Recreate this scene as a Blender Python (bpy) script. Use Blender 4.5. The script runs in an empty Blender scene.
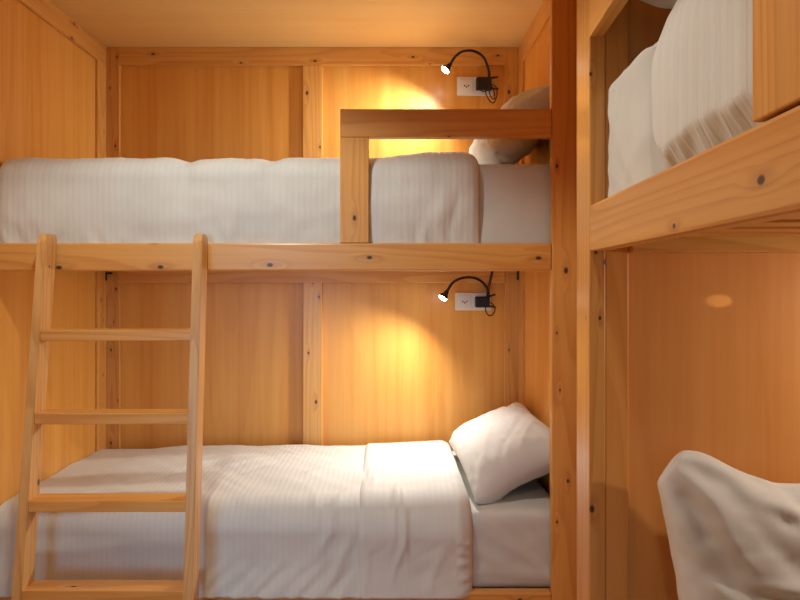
import bpy, bmesh, math, random
from mathutils import Vector, Matrix, noise
random.seed(4)
D = bpy.data
COL = bpy.context.scene.collection
R = math.radians
sin, cos, pi = math.sin, math.cos, math.pi

# ------------------------------------------------------------------ frame of the place
EYE = 1.50                       # camera height above the floor
F = 673.0                        # focal length in pixels of the 800x600 frame
VX, VY = 390.0, 282.0            # vanishing point of the depth direction
DF, DB = 2.32, 3.295             # front of the left bunk, back wall
XL, XR = -1.391, 0.637           # inner faces of the side walls
CEIL = EYE + 1.143
def px(x, y, d): return Vector(((x - VX) * d / F, d, EYE + (VY - y) * d / F))
def H(z): return EYE + z

# ------------------------------------------------------------------ materials
class NT:
    def __init__(s, name):
        s.m = D.materials.new(name); s.m.use_nodes = True
        s.t = s.m.node_tree; s.t.nodes.clear()
        s.out = s.n('ShaderNodeOutputMaterial')
    def n(s, kind, **kw):
        o = s.t.nodes.new(kind)
        for k, v in kw.items(): setattr(o, k, v)
        return o
    def l(s, a, b): s.t.links.new(a, b)
    def inp(s, sock, v):
        if hasattr(v, 'is_linked') or isinstance(v, bpy.types.NodeSocket): s.l(v, sock)
        else: sock.default_value = v
    def math(s, op, a, b=0.0, clamp=False):
        o = s.n('ShaderNodeMath', operation=op, use_clamp=clamp)
        s.inp(o.inputs[0], a); s.inp(o.inputs[1], b); return o.outputs[0]
    def vmath(s, op, a, b):
        o = s.n('ShaderNodeVectorMath', operation=op)
        s.inp(o.inputs[0], a); s.inp(o.inputs[1], b); return o
    def noise(s, vec, scale, detail=2, rough=.5):
        o = s.n('ShaderNodeTexNoise'); s.l(vec, o.inputs['Vector'])
        o.inputs['Scale'].default_value = scale; o.inputs['Detail'].default_value = detail
        o.inputs['Roughness'].default_value = rough
        return o.outputs['Fac']
    def mix(s, fac, a, b):
        o = s.n('ShaderNodeMix', data_type='RGBA')
        s.inp(o.inputs[0], fac); s.inp(o.inputs[6], a); s.inp(o.inputs[7], b)
        return o.outputs[2]
    def mapr(s, v, a, b, c=0., d=1.):
        o = s.n('ShaderNodeMapRange'); o.interpolation_type = 'SMOOTHSTEP'
        s.inp(o.inputs[0], v)
        for i, k in enumerate((a, b, c, d)): o.inputs[i + 1].default_value = k
        return o.outputs[0]
    def bsdf(s, col, rough, bump=None, strength=.2, dist=.002, **kw):
        b = s.n('ShaderNodeBsdfPrincipled')
        s.inp(b.inputs['Base Color'], col); s.inp(b.inputs['Roughness'], rough)
        for k, v in kw.items(): b.inputs[k.replace('_', ' ')].default_value = v
        if bump is not None:
            q = s.n('ShaderNodeBump'); q.inputs['Strength'].default_value = strength
            q.inputs['Distance'].default_value = dist
            s.l(bump, q.inputs['Height']); s.l(q.outputs[0], b.inputs['Normal'])
        s.l(b.outputs[0], s.out.inputs[0]); return b

def rgb(r, g, b): return (r, g, b, 1)
PINE_L, PINE_D = rgb(.83, .440, .120), rgb(.61, .235, .043)
VEN_L, VEN_D = rgb(.86, .445, .100), rgb(.72, .290, .042)
def wood(name, axis='X', light=PINE_L, dark=PINE_D, knots=(), veneer=False, rough=.38, seed=None, coat=.10):
    """pine: contour-line grain that runs along one axis, bends round each knot"""
    t = NT(name)
    P = t.n('ShaderNodeTexCoord').outputs['Object']
    if seed is None: seed = random.uniform(0, 40)
    off = t.vmath('ADD', P, (seed, seed * .7, seed * 1.3)).outputs[0]
    i = 'XYZ'.index(axis)
    sc = [1.0] * 3; sc[i] = .055
    st = t.vmath('MULTIPLY', off, tuple(sc)).outputs[0]
    low = t.noise(st, 5.0 if not veneer else 3.2, 1.5, .45)
    bend = None; core = None; ring = None
    for (kx, ky, kz, r) in knots:
        v = t.vmath('SUBTRACT', P, (kx, ky, kz)).outputs[0]
        ks = [1.0] * 3; ks[i] = .62
        w = t.vmath('MULTIPLY', v, tuple(ks)).outputs[0]
        ln = t.vmath('LENGTH', w, (0, 0, 0)).outputs['Value']
        ks2 = [1.0] * 3; ks2[i] = .30
        ln2 = t.vmath('LENGTH', t.vmath('MULTIPLY', v, tuple(ks2)).outputs[0], (0, 0, 0)).outputs['Value']
        c = t.mapr(ln, r * .30, r * .68, 1, 0)
        b = t.mapr(ln2, r * .3, r * 2.2, 1, 0)
        core = c if core is None else t.math('MAXIMUM', core, c)
        bend = b if bend is None else t.math('ADD', bend, b)
    val = low if bend is None else t.math('ADD', low, t.math('MULTIPLY', bend, .035))
    fr = t.math('FRACT', t.math('MULTIPLY', val, 24.0 if not veneer else 13.0))
    late = t.math('MULTIPLY', t.mapr(fr, .35, .92), t.mapr(fr, .93, 1.0, 1, 0))
    fine_s = [1.0] * 3; fine_s[i] = .03
    fine = t.noise(t.vmath('MULTIPLY', off, tuple(fine_s)).outputs[0], 95 if not veneer else 60, 3, .6)
    wide = t.noise(t.vmath('MULTIPLY', off, tuple(.02 if k == i else 1. for k in range(3))).outputs[0], 9, 2, .5)
    if veneer:
        f = t.math('ADD', t.math('MULTIPLY', late, .16), t.math('MULTIPLY', t.mapr(fine, .3, .72), .36))
        f = t.math('ADD', f, t.math('MULTIPLY', t.mapr(wide, .33, .66), .50), True)
    else:
        f = t.math('ADD', t.math('MULTIPLY', late, .36), t.math('MULTIPLY', t.mapr(fine, .3, .72), .22))
        f = t.math('ADD', f, t.math('MULTIPLY', t.mapr(wide, .35, .65), .28), True)
    col = t.mix(f, light, dark)
    if core is not None:
        col = t.mix(t.math('MULTIPLY', t.mapr(bend, .5, 1.0), .30), col, rgb(.42, .16, .04))
        col = t.mix(t.math('MULTIPLY', core, .93), col, rgb(.030, .010, .004))
    t.bsdf(col, rough, bump=f, strength=.06, dist=.001, Coat_Weight=coat, Coat_Roughness=.22)
    return t.m

def fabric(name, col, stripe_axis=None, period=.021, depth=.34, tone=.036):
    t = NT(name)
    P = t.n('ShaderNodeTexCoord').outputs['Object']
    nz = t.noise(P, 420, 2, .6)
    big = t.noise(P, 7, 3, .55)
    c2 = tuple(k * .94 for k in col[:3]) + (1,)
    c = t.mix(t.mapr(big, .35, .7), col, c2)
    h = t.math('MULTIPLY', nz, .15)
    rough = .85
    if stripe_axis:
        sep = t.n('ShaderNodeSeparateXYZ'); t.l(P, sep.inputs[0])
        a = sep.outputs['XYZ'.index(stripe_axis)]
        a = t.math('ADD', a, t.math('MULTIPLY', big, .012))
        w = t.math('SINE', t.math('MULTIPLY', a, 2 * pi / period))
        w = t.mapr(w, -.45, .45)
        h = t.math('ADD', h, t.math('MULTIPLY', w, depth))
        c = t.mix(t.math('MULTIPLY', w, tone * 2), c, tuple(k * .72 for k in col[:3]) + (1,))
        rough = t.math('ADD', .62, t.math('MULTIPLY', w, .25))
    t.bsdf(c, rough, bump=h, strength=.55, dist=.0022, Sheen_Weight=.15, Specular_IOR_Level=.25)
    return t.m

def plain(name, col, rough=.5, metal=0., **kw):
    t = NT(name)
    P = t.n('ShaderNodeTexCoord').outputs['Object']
    n = t.noise(P, 60, 2)
    c = t.mix(t.math('MULTIPLY', n, .25), col, tuple(k * .8 for k in col[:3]) + (1,))
    t.bsdf(c, rough, Metallic=metal, **kw)
    return t.m

WHITE = rgb(.745, .765, .735)
SHEET = rgb(.69, .70, .665)
M = dict(
    duvet=fabric('duvet_cotton', WHITE, 'X'), duvet_side=fabric('duvet_cotton_side', WHITE, 'Y', period=.036, depth=.8, tone=.05),
    fold=fabric('duvet_fold_cotton', WHITE, 'X', depth=.16, tone=.015),
    sheet=fabric('sheet_cotton', SHEET), pillow=fabric('pillow_cotton', rgb(.74, .73, .70)),
    black=plain('black_rubber', rgb(.012, .012, .013), .42), cable=plain('black_cable', rgb(.010, .010, .011), .5),
    plastic=plain('white_plastic', rgb(.80, .77, .72), .35), dark=plain('socket_hole', rgb(.02, .02, .02), .6),
    metal=plain('pin_metal', rgb(.7, .66, .58), .3, 1.0), dark_piece=plain('dark_piece_black', rgb(.02, .018, .016), .5, .3),
)
def emit(name, col, s):
    t = NT(name); e = t.n('ShaderNodeEmission'); e.inputs[0].default_value = col; e.inputs[1].default_value = s
    t.l(e.outputs[0], t.out.inputs[0]); return t.m
M['led'] = emit('led_lens', rgb(1., .93, .80), 60)

# ------------------------------------------------------------------ object helpers
def thing(name, label, cat, loc=(0, 0, 0), rotz=0., group=None):
    o = D.objects.new(name, None); COL.objects.link(o)
    o.empty_display_size = .1
    o.location = loc; o.rotation_euler = (0, 0, rotz)
    tag(o, label, cat, group); return o
def tag(o, label, cat, group=None):
    o['label'] = label; o['category'] = cat
    if group: o['group'] = group
    return o
def link(name, bm, mat, parent=None, origin=(0, 0, 0), smooth=False):
    """origin: where the object's own origin sits, in the parent's frame; bm is in the parent's frame too"""
    bmesh.ops.translate(bm, verts=bm.verts, vec=-Vector(origin))
    me = D.meshes.new(name); bm.to_mesh(me); bm.free()
    if mat: me.materials.append(mat)
    if smooth:
        for p in me.polygons: p.use_smooth = True
    o = D.objects.new(name, me); COL.objects.link(o)
    o.location = origin
    if parent: o.parent = parent
    return o
def add_box(bm, lo, hi, bevel=0., seg=2):
    lo, hi = Vector(lo), Vector(hi)
    r = bmesh.ops.create_cube(bm, size=1)
    vs = r['verts']
    for v in vs:
        v.co = Vector(((lo[k] + hi[k]) / 2 + v.co[k] * (hi[k] - lo[k])) for k in range(3))
    if bevel:
        es = list({e for v in vs for e in v.link_edges})
        bmesh.ops.bevel(bm, geom=es, offset=bevel, segments=seg, profile=.5, affect='EDGES')
def box(name, lo, hi, mat, parent=None, bevel=.003, world=True):
    """one board; lo/hi in world coordinates, or in the parent's frame when world=False"""
    lo, hi = Vector(lo), Vector(hi)
    if parent and world: lo -= parent.location; hi -= parent.location
    c = (lo + hi) / 2
    bm = bmesh.new(); add_box(bm, lo, hi, bevel)
    return link(name, bm, mat, parent, c)
def knots_at(center, pts):      # pts: (Vector world/frame, r)
    c = Vector(center)
    return [tuple(p - c) + (r,) for p, r in pts]
def board(name, lo, hi, axis, parent=None, knots=(), bevel=.003, world=True, light=PINE_L, dark=PINE_D, rough=.38, kind=None, veneer=False):
    c = (Vector(lo) + Vector(hi)) / 2
    m = wood('pine_' + name, axis, light, dark, knots_at(c, knots), rough=rough, veneer=veneer)
    o = box(name, lo, hi, m, parent, bevel, world)
    if kind: o['kind'] = kind
    return o
def tube(bm, pts, rad, seg=10, closed_ends=True):
    pts = [Vector(p) for p in pts]
    rings = []
    up = Vector((0, 1, 0))
    for i, p in enumerate(pts):
        a = pts[max(i - 1, 0)]; b = pts[min(i + 1, len(pts) - 1)]
        d = (b - a).normalized()
        x = d.cross(up)
        if x.length < .05: x = d.cross(Vector((1, 0, 0)))
        x.normalize(); y = d.cross(x).normalized()
        r = rad(i / (len(pts) - 1)) if callable(rad) else rad
        rings.append([bm.verts.new(p + (x * cos(2 * pi * k / seg) + y * sin(2 * pi * k / seg)) * r) for k in range(seg)])
    for a, b in zip(rings, rings[1:]):
        for k in range(seg): bm.faces.new((a[k], a[(k + 1) % seg], b[(k + 1) % seg], b[k]))
    if closed_ends: bm.faces.new(rings[0][::-1]); bm.faces.new(rings[-1])
    bmesh.ops.recalc_face_normals(bm, faces=bm.faces)
def spline(ctrl, n=40):
    P = [Vector(c) for c in ctrl]; P = [P[0] * 2 - P[1]] + P + [P[-1] * 2 - P[-2]]
    out = []
    segs = len(P) - 3
    for k in range(n + 1):
        t = k / n * segs; i = min(int(t), segs - 1); u = t - i
        a, b, c, d = P[i:i + 4]
        out.append(.5 * ((2 * b) + (c - a) * u + (2 * a - 5 * b + 4 * c - d) * u * u + (3 * b - 3 * c + d - a) * u ** 3))
    return out
def lathe(bm, base, axis, prof, seg=20):
    axis = Vector(axis).normalized(); x = axis.orthogonal().normalized(); y = axis.cross(x)
    rings = [[bm.verts.new(Vector(base) + axis * h + (x * cos(2 * pi * k / seg) + y * sin(2 * pi * k / seg)) * r) for k in range(seg)] for h, r in prof]
    for a, b in zip(rings, rings[1:]):
        for k in range(seg): bm.faces.new((a[k], a[(k + 1) % seg], b[(k + 1) % seg], b[k]))
    bm.faces.new(rings[0][::-1]); bm.faces.new(rings[-1])
    bmesh.ops.recalc_face_normals(bm, faces=bm.faces)

# ------------------------------------------------------------------ THE SETTING
def wall_mat(nm, axis='Z', seed=None, light=VEN_L, dark=VEN_D, coat=.10, rough=.40): return wood(nm, axis, light, dark, veneer=True, rough=rough, seed=seed, coat=coat)
def struct(o): o['kind'] = 'structure'; return o
Y0 = -1.6                      # the room goes on behind the camera
struct(box('floor', (-1.5, Y0, -.08), (2.2, DB + .08, 0), wall_mat('floor_boards', 'Y'), bevel=0))
struct(box('ceiling', (-1.5, Y0, CEIL), (2.2, DB + .08, CEIL + .06), wall_mat('ceiling_panel', 'X', 3.0, rgb(.90, .61, .26), rgb(.86, .55, .20), coat=0., rough=.6), bevel=0))
struct(box('wall_back', (XL - .06, DB, 0), (XR + .08, DB + .05, CEIL), wall_mat('back_panel', 'Z', 7.0), bevel=0))
struct(box('wall_left', (XL - .08, Y0, 0), (XL, DB, CEIL), wall_mat('left_panel', 'Z', 12.0), bevel=0))
bm = bmesh.new()
add_box(bm, (XR, DF + .04, 0), (XR + .07, DB, CEIL)); add_box(bm, (.652, 1.50, 0), (XR + .07, DF + .04, CEIL))
struct(link('wall_right', bm, wall_mat('right_panel', 'Z', 18.0)))
tn = [0]
def trim(lo, hi, axis, knots=(), bevel=.003):
    tn[0] += 1
    return board('trim_%d' % tn[0], lo, hi, axis, knots=knots, bevel=bevel, kind='structure')
TB = DB - .020
def kb(x, y, r=.011, d=TB): return (px(x, y, d), r)
# back wall: head board, posts against the corners, mullion
trim((XL + .02, TB, H(1.055)), (XR - .02, DB, CEIL), 'X', [kb(153, 54), kb(241, 63, .008), kb(315, 61, .010), kb(413, 57, .010), kb(498, 55.5, .010), kb(430, 64, .006)])
trim((px(106, 0, TB).x, TB - .001, 0), (px(119.5, 0, TB).x, DB, CEIL - .001), 'Z', [kb(117, 57, .008), kb(110, 88, .007), kb(115.5, 146, .009), kb(116, 289, .010), kb(114, 322, .006), kb(111, 350, .009), kb(118, 400, .006), kb(111, 443, .009)])
trim((px(302.6, 0, TB).x, TB, 0), (px(322.4, 0, TB).x, DB, H(1.055)), 'Z', [kb(307, 93, .013), kb(320, 147, .008), kb(313, 283, .007), kb(319, 297, .009), kb(308.5, 353, .009), kb(316, 402, .012)])
trim((px(504.5, 0, TB).x, TB - .001, 0), (XR - .001, DB, CEIL - .001), 'Z', [kb(509, 92, .013), kb(509, 350, .008)])
# left wall: head board and corner stile (2 cm thick)
def kl(x, y, r=.011, X=XL + .012):           # a knot on the left wall, seen at a pixel
    d = X * F / (x - VX); return (px(x, y, d), r)
trim((XL, 0.2, H(1.050)), (XL + .012, DB - .021, CEIL), 'Y', [kl(72, 38, .012), kl(74, 24, .012)])
trim((XL, DB - .118, 0), (XL + .0121, DB - .021, H(1.050)), 'Z', [kl(101, 300, .010), kl(104, 132, .006), kl(103, 375, .008), kl(103.5, 320, .006)])
# right wall
trim((XR - .012, DF + .04, H(1.050)), (XR, DB - .021, CEIL), 'Y', [])
trim((XR - .0121, DB - .105, 0), (XR, DB - .021, H(1.050)), 'Z', [])

# ------------------------------------------------------------------ LEFT BUNK BED
bunk = thing('bunk_bed', 'pine bunk bed built between the panelled walls behind the leaning ladder', 'bunk bed', (-.37, 2.80, 0), group=None)
def kf(x, y, r=.012, d=DF): return (px(x, y, d), r)
PX0, PX1 = .558, .648
board('corner_post', (PX0, DF, 0), (PX1, DF + .038, CEIL), 'Z', bunk, [kf(557, 166, .009), kf(566, 270.5, .014), kf(568, 481, .009), kf(557, 333, .006), kf(557, 522, .007), kf(560, 390, .006)], bevel=.005)
board('side_rail', (XL, DF, H(.038)), (PX0 - .0005, DF + .04, H(.1345)), 'X', bunk, [kf(59, 267.5, .013), kf(160.5, 267, .013), kf(270, 265, .013), kf(369.5, 257.5, .012), kf(538.5, 258, .013), kf(154, 243, .006)], bevel=.006)
board('side_rail', (XL, DF, H(-1.17)), (PX0 - .0005, DF + .04, H(-1.072)), 'X', bunk, [kf(520, 600, .01)], bevel=.005)
board('guard_rail', (-.172, DF, H(.4995)), (PX0 - .0005, DF + .038, H(.597)), 'X', bunk, [kf(449, 137, .007)], bevel=.003)
board('guard_post', (-.172, DF, H(.1345)), (-.0735, DF + .038, H(.499)), 'Z', bunk, [kf(354.5, 218, .012)], bevel=.003)
for z in (0.0, -1.195):
    board('wall_ledger', (px(119.5, 0, TB).x, TB - .022, H(z - .004)), (px(504.5, 0, TB).x, TB - .0005, H(z + .09)), 'X', bunk, [] if z else [kb(312, 280, .006), kb(398, 274, .006), kb(509, 279, .005)], bevel=.003)
    for i in range(12):
        x = -1.32 + i * .165
        board('slat', (x, DF + .042, H(z + .092)), (x + .075, TB - .0225, H(z + .108)), 'Y', bunk, bevel=.002) if i < 2 else None
# slats share two boards' meshes
slats = [o for o in bunk.children if o.name.startswith('slat')]
for z, src in ((0.0, slats[0]), (-1.195, slats[2])):
    for i in range(2, 12):
        c = src.copy(); COL.objects.link(c); c.parent = bunk
        c.location = src.location + Vector((i * .165, 0, 0))
# a small dark L and a dark bar at the ends of the ledger
for k, (x0, x1, y0, y1) in enumerate(((104.5, 111.5, 272.5, 280.5), (517.2, 519.2, 270, 280))):
    d = TB - .012
    a, b = px(x0, y1, d), px(x1, y0, d)
    bm = bmesh.new()
    if k == 0:
        add_box(bm, (a.x, d - .004, b.z - .008), (b.x, d + .010, b.z)); add_box(bm, (a.x, d - .004, a.z), (a.x + .008, d + .010, b.z))
        link('ledger_dark_piece', bm, M['dark_piece'], bunk, (0, 0, 0)).location = -bunk.location
    else:
        add_box(bm, (a.x, d - .004, a.z), (b.x, d + .010, b.z))
        link('ledger_dark_piece', bm, M['dark_piece'], bunk, (0, 0, 0)).location = -bunk.location

# ------------------------------------------------------------------ LADDER
lad = thing('ladder', 'pine ladder with flat treads leaning on the upper bunk rail', 'ladder', (-.905, 2.16, 0))
ZT = .165
def ld(z): return 2.247 - .122 * (ZT - z) / 1.15          # depth of the front of the stiles at a height relative to the eye
def stile(xt, xb, knots):
    w, dp = .031, .076
    bm = bmesh.new()
    rows = []
    zs = [-EYE, -1.1, -.7, -.35, 0.0, .10]
    for z in zs:
        f = (ZT - z) / (ZT + EYE); x = xt + (xb - xt) * f
        rows.append((x, ld(z), z, 0.0))
    for k in range(1, 7):                                    # rounded top
        a = k / 6 * pi / 2
        z = .125 + .038 * sin(a); x = xt
        rows.append((x, ld(z), z, .024 * (1 - cos(a))))
    vr = []
    for x, d, z, ins in rows:
        vr.append([bm.verts.new(Vector((x + (ins * .25), d + ins, H(z)))), bm.verts.new(Vector((x + w - ins * .25, d + ins, H(z)))),
                   bm.verts.new(Vector((x + w - ins * .25, d + dp - ins * .4, H(z)))), bm.verts.new(Vector((x + ins * .25, d + dp - ins * .4, H(z))))])
    for a, b in zip(vr, vr[1:]):
        for k in range(4): bm.faces.new((a[k], a[(k + 1) % 4], b[(k + 1) % 4], b[k]))
    bm.faces.new(vr[0][::-1]); bm.faces.new(vr[-1])
    bmesh.ops.recalc_face_normals(bm, faces=bm.faces)
    es = [e for e in bm.edges if abs((e.verts[0].co - e.verts[1].co).z) > .02]
    bmesh.ops.bevel(bm, geom=es, offset=.003, segments=2, affect='EDGES')
    bmesh.ops.translate(bm, verts=bm.verts, vec=-lad.location)
    c = Vector(((xt + xb) / 2 + w / 2, 2.18, .9)) - lad.location
    m = wood('pine_stile', 'Z', rgb(.82, .48, .17), rgb(.56, .25, .065), knots_at(c + lad.location, knots))
    return link('stile', bm, m, lad, c)
stile(-1.178, -1.203, [(Vector((-1.150, 2.27, H(.052))), .007), (Vector((-1.158, 2.22, H(-.66))), .014)])
stile(-.658, -.653, [(Vector((-.629, 2.27, H(-.35))), .007)])
xl_at = lambda z: -1.178 - .025 * (ZT - z) / (ZT + EYE) + .031
xr_at = lambda z: -.658 + .005 * (ZT - z) / (ZT + EYE)
for i, z in enumerate((-.158, -.427, -.702, -.977, -1.250)):
    d = ld(z) + .003
    kn = [(Vector((px(72, 582, d + .02).x, d + .03, H(z))), .010)] if i == 3 else []
    board('rung', (xl_at(z) - .0005, d, H(z - .036)), (xr_at(z) + .0005, d + .080, H(z)), 'X', lad, kn, bevel=.0025)

# ------------------------------------------------------------------ RIGHT BUNK BED (turned a few degrees)
YAW = -math.atan(.0624)
RO = Vector((.415, 1.402, 0))
RM = Matrix.Translation(RO) @ Matrix.Rotation(YAW, 4, 'Z')
def rpx(x, y, lx=0.0):           # a pixel on the plane local x = lx of the right bunk, in its frame
    inv = RM.inverted()
    a = inv @ Vector((0, 0, EYE)); b = inv @ px(x, y, 1.0); dr = b - a
    return a + dr * ((lx - a.x) / dr.x)
def rpy(x, y, ly=0.0):
    inv = RM.inverted()
    a = inv @ Vector((0, 0, EYE)); b = inv @ px(x, y, 1.0); dr = b - a
    return a + dr * ((ly - a.y) / dr.y)
rb = thing('bunk_bed', 'pine bunk bed nearest the camera, cut off by the right edge of the picture', 'bunk bed', RO, YAW)
RL = 2.0
def rboard(name, lo, hi, axis, kn=(), bevel=.003, **kw): return board(name, lo, hi, axis, rb, kn, bevel, world=False, **kw)
rboard('corner_post', (0, 0, 0), (.034, .124, CEIL), 'Z', [(rpx(586, 318, 0), .006), (rpy(600, 318, 0), .006), (rpx(584, 113), .004), (rpy(590.5, 74), .006), (rpy(592, 509), .010), (rpy(596, 252), .006), (rpy(605.5, 262), .008)], bevel=.003)
rboard('side_rail', (0, -RL, H(.064)), (.034, -.0005, H(.160)), 'Y', [(rpx(674, 226), .007), (rpx(761, 180), .010)], bevel=.006)
rboard('side_rail', (0, -RL, H(-1.17)), (.034, -.0005, H(-1.072)), 'Y')
rboard('guard_rail', (0, -.806, H(.510)), (.029, -.0005, H(.607)), 'Y', bevel=.002)
rboard('guard_post', (0, -.806, H(.163)), (.029, -.714, H(.5095)), 'Z', bevel=.002)
rboard('wall_ledger', (.082, -.022, H(.060)), (.95, .0145, H(.105)), 'X', bevel=.002)
for i in range(15):
    y = -.14 - i * .125
    if i == 0: s0 = rboard('slat', (.036, y, H(.088)), (.95, y + .07, H(.106)), 'X', bevel=.002)
    else:
        c = s0.copy(); COL.objects.link(c); c.parent = rb; c.location = s0.location + Vector((0, -i * .125, 0))
rboard('bed_base', (.036, -RL, H(-1.10)), (.95, .012, H(-1.082)), 'Y')
# end wall of the right bunk, its stile, and the wall along its far side
def rstruct(name, lo, hi, mat, bevel=0):
    lo, hi = Vector(lo), Vector(hi); c = (lo + hi) / 2
    bm = bmesh.new(); add_box(bm, lo - c, hi - c, bevel)
    o = link(name, bm, mat); o.location = RM @ c; o.rotation_euler = (0, 0, YAW); o['kind'] = 'structure'; return o
rstruct('wall_end', (.0345, .015, 0), (1.0, .105, CEIL - .001), wall_mat('end_panel', 'Z', 25.0, rgb(.84, .40, .12), rgb(.74, .30, .07)))
tn[0] += 1
rstruct('trim_%d' % tn[0], (.0345, .003, 0), (.0815, .0148, CEIL - .001), wood('pine_end_stile', 'Z', rgb(.84, .40, .10), rgb(.72, .30, .06)), .002)
rstruct('wall_outer', (.96, -RL - .9, 0), (1.0, .0145, CEIL - .001), wall_mat('outer_panel', 'Z', 31.0))

# ------------------------------------------------------------------ BEDDING
def nz(x, y, z=0.0): return noise.noise(Vector((x, y, z)))
def rounded_block(lo, hi, r, n, wr):
    """mattress in a fitted sheet: rounded block, wr(p, normal) adds wrinkles"""
    lo, hi = Vector(lo), Vector(hi); c = (lo + hi) / 2; h = (hi - lo) / 2
    bm = bmesh.new()
    bmesh.ops.create_cube(bm, size=2)
    for v in bm.verts: v.co = Vector(v.co[k] * h[k] for k in range(3))
    for ax in range(3):
        cuts = n[ax]
        for q in range(1, cuts):
            co = Vector((0, 0, 0)); co[ax] = -h[ax] + 2 * h[ax] * q / cuts; no = Vector((0, 0, 0)); no[ax] = 1
            bmesh.ops.bisect_plane(bm, geom=bm.verts[:] + bm.edges[:] + bm.faces[:], plane_co=co, plane_no=no)
    for v in bm.verts:
        p = v.co.copy()
        inn = Vector(max(-(h[k] - r), min(h[k] - r, p[k])) for k in range(3))
        dr = p - inn
        if dr.length < 1e-6: continue
        dr.normalize()
        v.co = inn + dr * r
        v.co += dr * wr(v.co + c, dr)
    bmesh.ops.smooth_vert(bm, verts=bm.verts, factor=.5, use_axis_x=True, use_axis_y=True, use_axis_z=True)
    bmesh.ops.translate(bm, verts=bm.verts, vec=c)
    return bm
def drop(bm, name, mat, label, cat, group=None, frame=None, base=None):
    """a soft thing as ONE mesh with its origin at its base"""
    lo = Vector(min(v.co[k] for v in bm.verts) for k in range(3)); hi = Vector(max(v.co[k] for v in bm.verts) for k in range(3))
    o0 = Vector(((lo.x + hi.x) / 2, (lo.y + hi.y) / 2, lo.z))
    o = link(name, bm, mat, None, o0, True)
    if frame is not None: o.location = frame @ o0; o.rotation_euler = (0, 0, YAW)
    tag(o, label, cat, group); return o

def smooth(t): t = max(0., min(1., t)); return t * t * (3 - 2 * t)
def ridge(d, w): return math.exp(-(d / w) ** 2)
def wr_lower(p, n):
    x, z = p.x, p.z - EYE
    v = .004 * nz(x * 6, p.y * 6, z * 6)
    if n.y < -.5:                                             # diagonal pulls on the front of the sheet
        for k, (x0, z0, sl, a) in enumerate(((.30, -.86, -.62, .006), (.29, -.80, -.85, .005), (.37, -.80, -.9, .004), (.30, -.95, -.40, .005), (.34, -1.02, -.05, .006), (.50, -.92, .5, .003), (.45, -.80, -1.1, .004))):
            dd = (z - z0) - sl * (x - x0) + .012 * nz(x * 14, k * 3.1)
            v += a * ridge(dd, .012)
        v += .004 * nz(x * 20 + z * 16, z * 8, 3.3)
    if n.z > .5: v += .003 * nz(x * 14 - p.y * 9, p.y * 5, 1.2)
    return v
def wr_upper(p, n):
    x, z = p.x, p.z - EYE
    v = .003 * nz(x * 6, p.y * 6, z * 6)
    if n.y < -.5:
        g = max(0., 1 - (z - .12) / .13)
        v += .006 * g * nz(x * 42 - z * 18, z * 6, 8.1) + .003 * nz(x * 10 + z * 8, z * 5, 1.1)
    return v
def wr_side(p, n):
    y, z = p.y, p.z - EYE
    v = .001 * nz(p.x * 6, y * 6, z * 6)
    if n.x < -.5:
        v -= .030 * smooth((-.235 - y) / .075)
        for k, (y0, z0, sl, a) in enumerate(((-.03, .33, -.9, .006), (-.10, .38, 1.3, .005), (-.02, .22, -.45, .007), (-.02, .17, -.7, .007), (-.16, .2, .5, .004))):
            v += .55 * a * ridge((z - z0) - sl * (-(y - y0)) + .02 * nz(y * 10, k * 2.2), .016)
        v += .0025 * nz(y * 14, z * 14, 5.)
    return v
MB = DF + .047
drop(rounded_block((XL + .004, MB, H(-1.086)), (XR - .018, DB - .047, H(-.808)), .032, (110, 46, 20), wr_lower), 'mattress', M['sheet'],
     'thick mattress in a white fitted sheet on the lower bunk behind the ladder', 'mattress', 'mattresses')
drop(rounded_block((XL + .025, MB, H(.1085)), (XR - .018, DB - .047, H(.419)), .022, (110, 40, 20), wr_upper), 'mattress', M['sheet'],
     'thick mattress in a white fitted sheet on the upper bunk above the ladder', 'mattress', 'mattresses')
drop(rounded_block((.0355, -RL + .02, H(.1065)), (.94, -.006, H(.405)), .009, (60, 140, 28), wr_side), 'mattress', M['sheet'],
     'thick mattress in a white fitted sheet on the upper bunk at right', 'mattress', 'mattresses', RM)
drop(rounded_block((.040, -RL + .02, H(-1.0815)), (.94, -.005, H(-.82)), .035, (20, 40, 10), lambda p, n: 0.), 'mattress', M['sheet'],
     'thick mattress in a white fitted sheet under the pillow at lower right', 'mattress', 'mattresses', RM)

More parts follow.
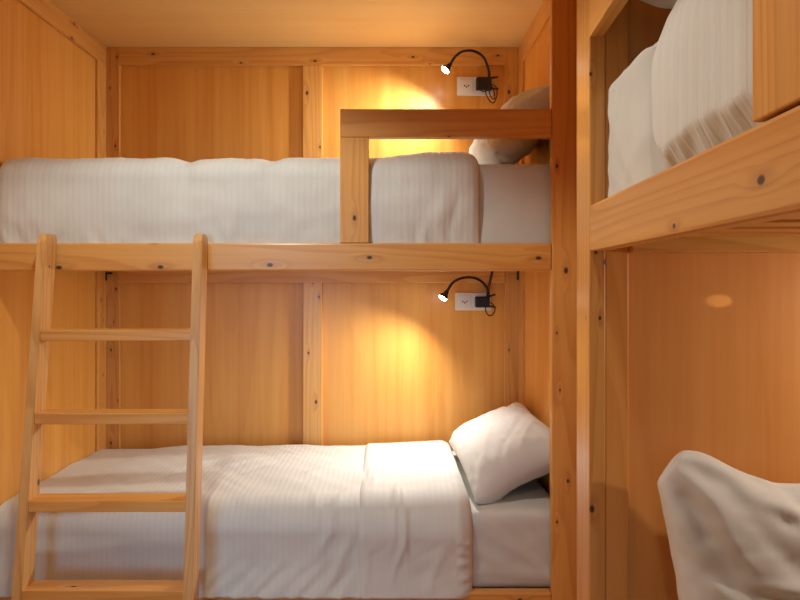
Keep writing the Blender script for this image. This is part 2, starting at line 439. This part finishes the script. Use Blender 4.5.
def drape(a0, a1, na, B, r, zt, zb, hf, wrf, to3, ends=(.05, .05), hmin=.010, thick=.008, nt=(46, 8, 30), flip=False, side=None):
    """a quilt laid over a mattress edge. a runs along the bed, the section runs from the back (depth B) over the edge and down the front"""
    sec = []
    for k in range(nt[0]): sec.append((B + (r - B) * k / nt[0], zt, 0., 1., 0., 1 - k / nt[0]))
    for k in range(nt[1]):
        q = k / nt[1] * pi / 2
        sec.append((r - r * sin(q), zt - r + r * cos(q), -sin(q), cos(q), 0., 0.))
    for k in range(nt[2] + 1):
        f = k / nt[2]
        sec.append((0., zt - r + (zb - zt + r) * f, -1., 0., f, 0.))
    bm = bmesh.new()
    rows = []; irows = []
    for i in range(na + 1):
        u = i / na
        # denser towards both ends
        u = .5 - .5 * cos(pi * u) * (.55 + .45 * abs(cos(pi * u))) if True else u
        a = a0 + (a1 - a0) * u
        e = min((a - a0) / ends[0] if ends[0] else 9, (a1 - a) / ends[1] if ends[1] else 9)
        e = max(0., min(1., e)); fe = math.sqrt(max(0., 1 - (1 - e) ** 2))
        row = []; irow = []
        for (b, z, nb, nzv, hang, back) in sec:
            h = hmin + (hf(a, hang, back) - hmin) * fe + wrf(a, b, z, hang, back) * (.3 + .7 * fe)
            h = max(h, hmin * .8)
            hs = h if side is None else min(h, side)
            row.append(bm.verts.new(to3(a, b + nb * hs, z + nzv * h)))
            hh = max(hmin * .35, h - .022); hs = max(hmin * .35, hs - .022)
            irow.append((a, b + nb * hs, z + nzv * hh))
        rows.append(row); irows.append(irow)
    for p, q in zip(rows, rows[1:]):
        for k in range(len(sec) - 1):
            f = (p[k], p[k + 1], q[k + 1], q[k])
            bm.faces.new(f if flip else f[::-1])
    # thickness inwards, so the quilt is a closed body
    nin = [[bm.verts.new(to3(*q)) for q in irow] for irow in irows]
    for p, q in zip(nin, nin[1:]):
        for k in range(len(sec) - 1):
            f = (p[k], p[k + 1], q[k + 1], q[k])
            bm.faces.new(f[::-1] if flip else f)
    def strip(o, n_):
        for (x, y), (x2, y2) in zip(zip(o, n_), zip(o[1:], n_[1:])): bm.faces.new((x, x2, y2, y))
    strip(rows[0], nin[0]); strip(rows[-1], nin[-1])
    strip([r_[0] for r_ in rows], [r_[0] for r_ in nin]); strip([r_[-1] for r_ in rows], [r_[-1] for r_ in nin])
    bmesh.ops.recalc_face_normals(bm, faces=bm.faces)
    return bm

to_left = lambda a, b, z: Vector((a, MB + b, z))
# --- upper duvet: two shallow valleys, gathered where it is tucked behind the rail
def h_up(a, hang, back):
    x = VX + a * F / (MB)
    v = .025
    v += .018 * smooth((x - 372) / 60.)                        # the head end lies higher
    for x0, w, dp in ((187, 9, .012), (271, 9, .013), (60, 25, .004)): v -= dp * ridge(x - x0, w) * (1 - hang)
    v += .006 * nz(a * 2.3, 1.0) - .012 * smooth(back)
    v = v * (1 - hang) + hang * (.018 + .030 * sin(pi * min(1, hang * 1.0)) ** .8 * (1 - hang) )
    return v
def w_up(a, b, z, hang, back):
    g = smooth((hang - .55) / .45)
    v = .0075 * g * nz(a * 34 + 3 * (1 - hang), hang * 1.5, 2.0)
    v += .0035 * nz(a * 13, hang * 4 + b * 6, 5.0) + .0016 * nz(a * 40, hang * 3 + b * 7, 9.0)
    for a0, s0, wd, am in ((.17, .55, .02, .008), (.225, .5, .014, -.005), (.12, .85, .015, .008), (-.55, .7, .02, .006), (-.92, .5, .014, -.006)):
        v += am * ridge(a - a0 + .05 * (hang - s0), wd) * ridge(hang - s0, .28)
    return v
bm = drape(-1.372, .313, 170, .86, .055, H(.420), H(.120), h_up, w_up, to_left, ends=(.05, .055), hmin=.007)
drop(bm, 'duvet', M['duvet'], 'white striped duvet on the upper bunk above the ladder, behind the guard rail', 'duvet', 'duvets')

# --- lower duvet
def h_lo(a, hang, back):
    v = .016 + .026 * smooth((a + 1.36) / .45)
    v += .010 * nz(a * 3.1, back * 2.0, 4.0)
    v -= .020 * smooth((back - .55) / .45)
    return v * (1 - hang) + hang * .062 - .016 * sin(pi * hang)
def w_lo(a, b, z, hang, back):
    v = .0045 * nz(a * 9 + b * 7, b * 4 + hang * 2, 1.5) + .0022 * nz(a * 24 + b * 20, b * 6 + hang * 4, 7.5)
    g = smooth((hang - .2) / .8)
    v += .011 * g * nz(a * 26 + hang * 5, hang * 1.6, 3.0) + .004 * g * nz(a * 55 - hang * 4, hang * 2., 6.0)
    for a0, b0, s0, sl, wd, am in ((-.20, .05, .15, .5, .016, .010), (-.245, .02, .2, -.3, .012, .008), (-.17, 0., .45, .4, .016, .012), (-.30, .35, 0, .6, .03, .006),
                                   (-.78, .5, 0, 1.0, .03, .006), (-.66, .45, 0, 1.0, .02, .007), (-.55, .4, 0, .8, .025, -.005), (-.9, .3, 0, 1.1, .03, -.005)):
        t = (b if b > 0 else 0) - .26 * hang
        v += am * ridge(a - a0 - sl * (t - (b0 - .26 * s0)), wd) * ridge(t - (b0 - .26 * s0), .11)
    return v
bm = drape(-1.387, .270, 190, .862, .06, H(-.806), H(-1.084), h_lo, w_lo, to_left, ends=(0, .03), hmin=.007)
duv = drop(bm, 'duvet', M['duvet'], 'white striped duvet with a turned back end on the lower bunk', 'duvet', 'duvets')
def h_fo(a, hang, back):
    v = .052 + .008 * nz(a * 4, back * 2, 2.2) + .010 * smooth((a - .0) / .25) - .014 * smooth((back - .6) / .4)
    return v * (1 - hang) + hang * .068 - .012 * sin(pi * hang)
def w_fo(a, b, z, hang, back):
    v = .0035 * nz(a * 8, b * 5 + hang * 3, 3.5) + .0018 * nz(a * 22 + hang * 6, b * 8 + hang * 4, 8.5)
    for a0, b0, s0, sl, wd, am in ((.02, .06, 0, .10, .011, .009), (.05, .03, .1, -.10, .010, .010), (.035, 0, .3, .25, .012, .008), (-.06, .2, 0, .05, .012, .006), (-.08, 0, .6, .04, .014, .006), (.16, 0, .5, .3, .02, .006), (-.095, .3, 0, 0, .008, -.006)):
        t = (b if b > 0 else 0) - .26 * hang
        v += am * ridge(a - a0 - sl * (t - (b0 - .26 * s0)), wd) * ridge(t - (b0 - .26 * s0), .09)
    if a > .235: v += .008 * nz(b * 20 + hang * 9, a * 22, 4.4)
    return v
bm = drape(-.118, .288, 90, .855, .075, H(-.806), H(-1.083), h_fo, w_fo, to_left, ends=(.030, .05), hmin=.012)
fo = link('turned_back_end', bm, M['fold'], None, (0, 0, 0), True)
fo.parent = duv; fo.location = -duv.location
fo['label'] = 'smooth turned back end of the duvet'

# --- upper right duvet: in the frame of the right bunk a runs along local y
to_right = lambda a, b, z: Vector((max(.064 + b, .031 if a < -.69 else -1), a, z))
def h_ri(a, hang, back):
    v = .075 + .012 * nz(a * 3, 7.0)
    return v * (1 - hang) + hang * .004 + .024 * sin(pi * min(1, hang + .12)) * (1 - hang) ** .5
def w_ri(a, b, z, hang, back):
    g = smooth((hang - .30) / .70)
    v = .011 * g * nz(a * 23 + 3 * (1 - hang), hang * 1.2, 2.7) + .004 * g * nz(a * 52, hang * 1.5, 6.1) + .003 * nz(a * 12, hang * 3 + b * 5, 5.5)
    v += .0016 * sin(a * 2 * pi / .026 + 2.5 * nz(a * 6, hang * 2)) * (1 - .6 * smooth((.15 - hang) / .15))
    return v
bm = drape(-RL + .1, -.30, 240, .86, .06, H(.403), H(.150), h_ri, w_ri, to_right, ends=(.05, .06), hmin=.008, flip=True, side=.034)
drop(bm, 'duvet', M['duvet_side'], 'white striped duvet bulging over the rail of the upper bunk at right', 'duvet', 'duvets', RM)

# ------------------------------------------------------------------ PILLOWS
def pillow_bm(w, l, T, seed, pinch=.07, sag=0., n=56, creases=(), ex=3.0, rg=1.0):
    """stuffed pillowcase lying flat, w along x, l along y: two faces that share the seam"""
    bm = bmesh.new()
    def q(k):
        t = 2 * k / n - 1; return .55 * t + .45 * sin(t * pi / 2)
    def pt(i, j, side):
        u, v = q(i), q(j)
        core = max(0., (1 - abs(u) ** ex) * (1 - abs(v) ** ex)) ** .52
        h = T * core * (1 + .10 * nz(u * 1.7 + seed, v * 1.7, side))
        x = w * u * (1 - pinch * (1 - v * v) * abs(u) ** 3)
        y = l * v * (1 - pinch * (1 - u * u) * abs(v) ** 3)
        ed = max(abs(u), abs(v))
        wr = .35 * T * .10 * nz(u * 5 + seed, v * 5, side * 3) + .05 * T * nz(u * 11 + seed, v * 11 + 2, side) * (1 - core * .4) + .05 * T * (1 - abs(nz(u * 6 + v * 4 + seed, v * 3 - u * 2, side + 5.)) * 2.2)
        # creases running in from the corners
        for cx, cy in ((1, 1), (1, -1), (-1, 1), (-1, -1)):
            du, dv = cx - u, cy - v
            dist = math.hypot(du, dv); ang = math.atan2(dv * cy, du * cx)
            wr += .055 * T * sin(ang * 11 + seed * 3 + cx) * ridge(dist - .42, .26)
        wr *= rg
        if side > 0:
            for u0, v0, u1, v1, am, wd in creases:
                du, dv = u1 - u0, v1 - v0; f = ((u - u0) * du + (v - v0) * dv) / (du * du + dv * dv)
                fc = max(0., min(1., f)); dd = math.hypot(u - u0 - fc * du, v - v0 - fc * dv)
                wr += am * ridge(dd + .02 * nz(u * 9, v * 9, am * 99), wd) * (.35 + .65 * sin(pi * (.12 + .76 * fc)))
        h = h + wr * min(1., core * 3)
        z = side * h - sag * (u * u) * .5
        edge = (1 - min(1., core * 2.2))
        z += edge * .05 * T * nz(u * 7 + seed, v * 7, 4.0) * 3
        return Vector((x, y, z))
    g = {}
    for s in (1, -1):
        for i in range(n + 1):
            for j in range(n + 1):
                b = i in (0, n) or j in (0, n)
                if b and s == -1: g[s, i, j] = g[1, i, j]; continue
                g[s, i, j] = bm.verts.new(pt(i, j, s))
    for s in (1, -1):
        for i in range(n):
            for j in range(n):
                f = [g[s, i, j], g[s, i + 1, j], g[s, i + 1, j + 1], g[s, i, j + 1]]
                bm.faces.new(f if s == 1 else f[::-1])
    return bm
def seam_bm(src, n_pts):
    pass
def pillow(mat4, label, w=.25, l=.34, T=.095, seed=1., pinch=.07, sag=0., bend=None, creases=(), ex=3.0, rg=1.0):
    bm = pillow_bm(w, l, T, seed, pinch, sag, 76, creases, ex, rg)
    if bend:
        for v in bm.verts: v.co = bend(v.co)
    for _ in range(2): bmesh.ops.smooth_vert(bm, verts=bm.verts, factor=.5, use_axis_x=True, use_axis_y=True, use_axis_z=True)
    bmesh.ops.transform(bm, matrix=mat4, verts=bm.verts)
    lo = Vector(min(v.co[k] for v in bm.verts) for k in range(3)); hi = Vector(max(v.co[k] for v in bm.verts) for k in range(3))
    o = link('pillow', bm, M['pillow'], None, ((lo.x + hi.x) / 2, (lo.y + hi.y) / 2, lo.z), True)
    return tag(o, label, 'pillow', 'pillows')
T4, RX, RY, RZ = Matrix.Translation, lambda a: Matrix.Rotation(R(a), 4, 'X'), lambda a: Matrix.Rotation(R(a), 4, 'Y'), lambda a: Matrix.Rotation(R(a), 4, 'Z')
def lift(co):                      # the far corner against the wall sticks up as an ear
    x, y, z = co
    u, v = x / .198, y / .365
    return Vector((x, y, z + .018 * smooth((u - .5) / .5) * smooth((v - .4) / .6) - .035 * smooth((-u - .1) / .9) * smooth((-v - .2) / .8)))
pillow(T4((.466, 2.785, H(-.680))) @ RZ(1) @ RY(-23), 'plump white pillow leaning on the wall at the head of the lower bunk', w=.198, l=.365, T=.098, seed=1.3, ex=4.6, rg=.55, pinch=.06, bend=lift, creases=[(-.25, -.92, .45, -.25, -.008, .05), (.1, -.95, .75, -.45, .008, .05), (-.55, -.85, -.1, -.15, .007, .06), (-.8, -.9, -.6, -.5, -.009, .05), (.2, -.6, .8, .1, -.006, .06), (-.7, -.2, -.2, .3, .005, .07), (.5, .9, .7, .3, -.008, .05)])
pillow(T4((.500, 2.84, H(.612))) @ RZ(2) @ RY(-46), 'white pillow on the upper bunk seen through the guard rail below the reading lamp', w=.180, l=.33, T=.100, seed=4.1)
def ear(co):                       # the stuffing has sunk: the far corners stand up, one of them is folded flat across
    x, y, z = co
    if y > 0: y -= .045 * (y / .25) * max(0., 1 - (abs(x) / .34) ** 2.5)
    u, v = -x / .36, y / .245
    if u > .4 and v > .4:
        k = u + v - 1.76
        k = .5 * (k + math.sqrt(k * k + .0012))
        x += .36 * k * .5; y -= .245 * k * .5
        y += .040 * ridge(u - .74, .22) * smooth((v - .4) / .5)
    return Vector((x, y, z))
pillow(RM @ T4((.468, -.150, H(-.563))) @ RX(72) @ RZ(3), 'white pillow stood on its long side against the end panel at lower right', w=.36, l=.245, T=.085, seed=7.7, pinch=.05, bend=ear, creases=[(-.87, .68, -.70, .10, -.013, .045), (-.80, .66, -.66, .20, .008, .05), (-.70, .12, -.30, .02, .008, .04), (-.66, .05, -.2, -.12, -.009, .04), (-.36, .92, -.24, .25, -.012, .030), (-.42, .92, -.31, .35, .008, .035), (-.58, .55, -.40, .15, -.007, .05), (-.1, .9, -.05, .2, .007, .05), (-.85, .1, -.5, -.3, .008, .05), (-.78, .84, -.62, .80, -.008, .07)])
pillow(RM @ T4((.41, -.235, H(.535))) @ RX(12), 'white pillow at the top edge of the picture on the upper bunk at right', w=.345, l=.21, T=.055, seed=9.2, pinch=.04)

# ------------------------------------------------------------------ SOCKETS AND READING LAMPS
def socket(x0, y0, y1, label):
    d = DB - .012
    a, b = px(x0, y1, d), px(x0, y0, d)
    wdt = .176
    s = thing('wall_socket', label, 'socket', (a.x + wdt / 2, DB, a.z), group='double wall sockets')
    box('cover_plate', (a.x, d, a.z), (a.x + wdt, DB - .0005, b.z), M['plastic'], s, bevel=.003)
    zc = (a.z + b.z) / 2
    for k in range(2):
        xc = a.x + .046 + k * .084
        bm = bmesh.new(); o = s.location
        add_box(bm, Vector((xc - .031, d - .0045, zc - .031)) - o, Vector((xc + .031, d - .0001, zc + .031)) - o, .002)
        f = link('outlet', bm, M['plastic'], s)
        bm = bmesh.new()
        lathe(bm, Vector((xc, d - .0046, zc)) - o, (0, -1, 0), [(0, .0205), (.0012, .0205), (.0012, .019), (.0002, .0188)], 28)
        link('outlet_rim', bm, M['plastic'], f)
        for (hx, hz) in ((-.0095, 0), (.0095, 0), (0, -.006)):
            bm = bmesh.new(); lathe(bm, Vector((xc + hx, d - .0047, zc + hz)) - o, (0, -1, 0), [(0, .0038), (.0008, .0038)], 12)
            link('pin_hole', bm, M['dark'], f)
        bm = bmesh.new(); lathe(bm, Vector((xc, d - .0047, zc + .011)) - o, (0, -1, 0), [(0, .0028), (.006, .0024)], 12)
        link('earth_pin', bm, M['metal'], f)
    return s
socket(457.0, 76.7, 95.3, 'white double wall socket under the ceiling beside the upper reading lamp')
socket(455.2, 292.7, 310.3, 'white double wall socket in the lower bunk beside the lower reading lamp')

def reading_lamp(neck, head_dir, body, jaws, loops, aim, label, power):
    """neck: (pixel x, y, depth) from the clip to the head"""
    base = px(*body[0:2], DB - .04)
    L = thing('reading_lamp', label, 'lamp', (base.x, DB - .02, base.z), group='clip-on reading lamps')
    o = L.location
    pts = spline([px(*p) - o for p in neck], 48)
    bm = bmesh.new(); tube(bm, pts, .0062, 12); link('gooseneck', bm, M['black'], L, smooth=True)
    # head: little flared cup with the LED lens recessed in its mouth
    hd = Vector(head_dir).normalized(); p0 = pts[-1]
    bm = bmesh.new(); lathe(bm, p0 - hd * .006, hd, [(0, .007), (.006, .0095), (.020, .013), (.030, .020), (.040, .0225), (.040, .0205), (.034, .0190)], 24)
    hd_o = link('lamp_head', bm, M['black'], L, smooth=False)
    bm = bmesh.new(); lathe(bm, p0 + hd * .030, hd, [(0, .0202), (.006, .0202), (.0110, .016), (.0135, .009), (.014, .002)], 24)
    link('led_lens', bm, M['led'], hd_o, smooth=True)
    x0, x1, y0, y1 = body[2:]
    a, b = px(x0, y1, DB - .035), px(x1, y0, DB - .035)
    bm = bmesh.new(); add_box(bm, Vector((a.x, DB - .052, a.z)) - o, Vector((b.x, DB - .0175, b.z)) - o, .007, 3)
    link('clip', bm, M['black'], L)
    for (xa, ya, xb, yb) in jaws:
        A, B_ = px(xa, ya, DB - .04) - o, px(xb, yb, DB - .045) - o
        bm = bmesh.new(); tube(bm, [A, (A + B_) / 2, B_], lambda t: .0055 - .0012 * t, 8); link('clip_jaw', bm, M['black'], L)
    bm = bmesh.new()
    for k, lp in enumerate(loops):
        tube(bm, spline([px(x, y, d) - o for x, y, d in lp], 40), .0026, 6)
    link('cord', bm, M['cable'], L, smooth=True)
    # its light: an LED spot just outside the lens
    w = L.location + p0 + hd * .052
    li = D.lights.new('led_spot', 'SPOT'); li.energy = power; li.color = (1., .96, .90); li.spot_size = R(150); li.spot_blend = 1.; li.shadow_soft_size = .016
    lo = D.objects.new('led_spot', li); COL.objects.link(lo); lo.location = w
    lo.rotation_euler = (hd + Vector((0, aim, 0))).to_track_quat('-Z', 'Y').to_euler()
    return L
UP = DB - .03
reading_lamp([(488.5, 80, UP), (489.0, 72, UP - .01), (484, 58, UP - .02), (474.5, 51.2, UP - .07), (463, 51.2, UP - .12), (455, 57, UP - .15), (450, 64.5, UP - .16)],
             (-.55, -.10, -.66), (487, 92, 476, 491.5, 77.5, 90), [(486, 78.5, 498, 77), (486, 88.5, 498.5, 88.8)],
             [[(487, 88, UP - .02), (486, 94, UP - .02), (490, 101, UP - .03), (494, 102.5, UP - .02), (497, 95, UP - .01), (496, 87, UP - .01), (491, 84, UP - .01)],
              [(491, 85, UP - .02), (494, 92, UP - .02), (494.5, 99, UP - .01), (491, 97, UP), (489, 90, UP), (490, 84, UP)],
              [(479, 88, UP - .022), (483, 91.5, UP - .02), (490, 90, UP - .02)]], .12,
             'black clip-on gooseneck reading lamp, lit, above the upper bunk under the ceiling', 36)
reading_lamp([(488.0, 301, UP), (488.3, 292, UP - .01), (483, 283, UP - .03), (474.5, 278, UP - .07), (463, 277.8, UP - .12), (453, 282.5, UP - .15), (447, 291.5, UP - .16)],
             (-.48, -.10, -.72), (487, 309, 475, 489.5, 296.5, 307.5), [(486, 297.5, 495.5, 294.3), (484, 305, 496, 307.5)],
             [[(486, 305, UP - .02), (485.5, 310, UP - .02), (488, 315, UP - .02), (492, 315, UP - .01), (494.8, 310, UP - .01), (492.5, 304, UP - .01), (488, 302, UP - .01)],
              [(486.5, 299, UP - .01), (487.5, 288, UP - .005), (490.5, 277, UP - .022), (493, 266, UP - .022)], [(488, 299, UP - .01), (489.2, 288, UP - .012), (491.8, 277, UP - .022), (494, 266, UP - .022)]], -.22,
             'black clip-on gooseneck reading lamp, lit, in the lower bunk', 40)

# ------------------------------------------------------------------ LIGHT
def area(name, loc, target, size, power, col, sy=None):
    li = D.lights.new(name, 'AREA'); li.energy = power; li.color = col; li.size = size
    if sy: li.shape = 'RECTANGLE'; li.size_y = sy
    o = D.objects.new(name, li); COL.objects.link(o); o.location = loc
    o.rotation_euler = (Vector(target) - Vector(loc)).to_track_quat('-Z', 'Y').to_euler()
    return o
def downlight(name, loc, target, power, col, size, blend, r):
    li = D.lights.new(name, 'SPOT'); li.energy = power; li.color = col; li.spot_size = R(size); li.spot_blend = blend; li.shadow_soft_size = r
    o = D.objects.new(name, li); COL.objects.link(o); o.location = loc
    o.rotation_euler = (Vector(target) - Vector(loc)).to_track_quat('-Z', 'Y').to_euler()
    return o
downlight('ceiling_downlight', (-.55, 1.42, CEIL - .03), (-.55, 1.4201, 0), 42, (.98, 1., .90), 129, .30, .05)
downlight('ceiling_downlight', (.05, -.1, CEIL - .03), (.05, -.0999, 0), 14, (1., 1., .93), 140, .4, .05)
fill = area('cool_fill', (-1.05, -1.4, H(-.25)), (-.50, 2.3, H(-.55)), .8, 2.2, (.34, .68, 1.0), 1.4)  # unseen blue fill behind the camera, added to cool the lower bedding
fill.data.spread = R(40)
p = RM @ Vector((.90, -.30, H(-.02)))
downlight('lower_right_reading_spot', p, p + Vector((-.6, .25, -.55)), 12, (1., .90, .74), 150, 1., .016)
q = rpy(720, 301, .015)
downlight('light_patch_spot', RM @ (q + Vector((.22, -.13, 0))), RM @ q, 1.3, (1., .85, .55), 6.4, .35, .003)  # narrow spot added to throw the small yellow oval on the end panel
w = D.worlds.new('room'); bpy.context.scene.world = w; w.use_nodes = True
bg = w.node_tree.nodes['Background']; bg.inputs[0].default_value = (1, .90, .78, 1); bg.inputs[1].default_value = .05

# ------------------------------------------------------------------ CAMERA
cam = D.cameras.new('camera'); co = D.objects.new('camera', cam); COL.objects.link(co)
co.location = (0, 0, EYE); co.rotation_euler = (R(90), 0, 0)
cam.sensor_width = 36; cam.lens = F / 800 * 36
cam.shift_x = (400 - VX) / 800; cam.shift_y = -(300 - VY) / 800
cam.clip_start = .05
sc = bpy.context.scene
sc.camera = co
vs = sc.view_settings
vs.view_transform = 'Standard'; vs.look = 'None'; vs.gamma = 1; vs.use_curve_mapping = False
vs.exposure = 0.0
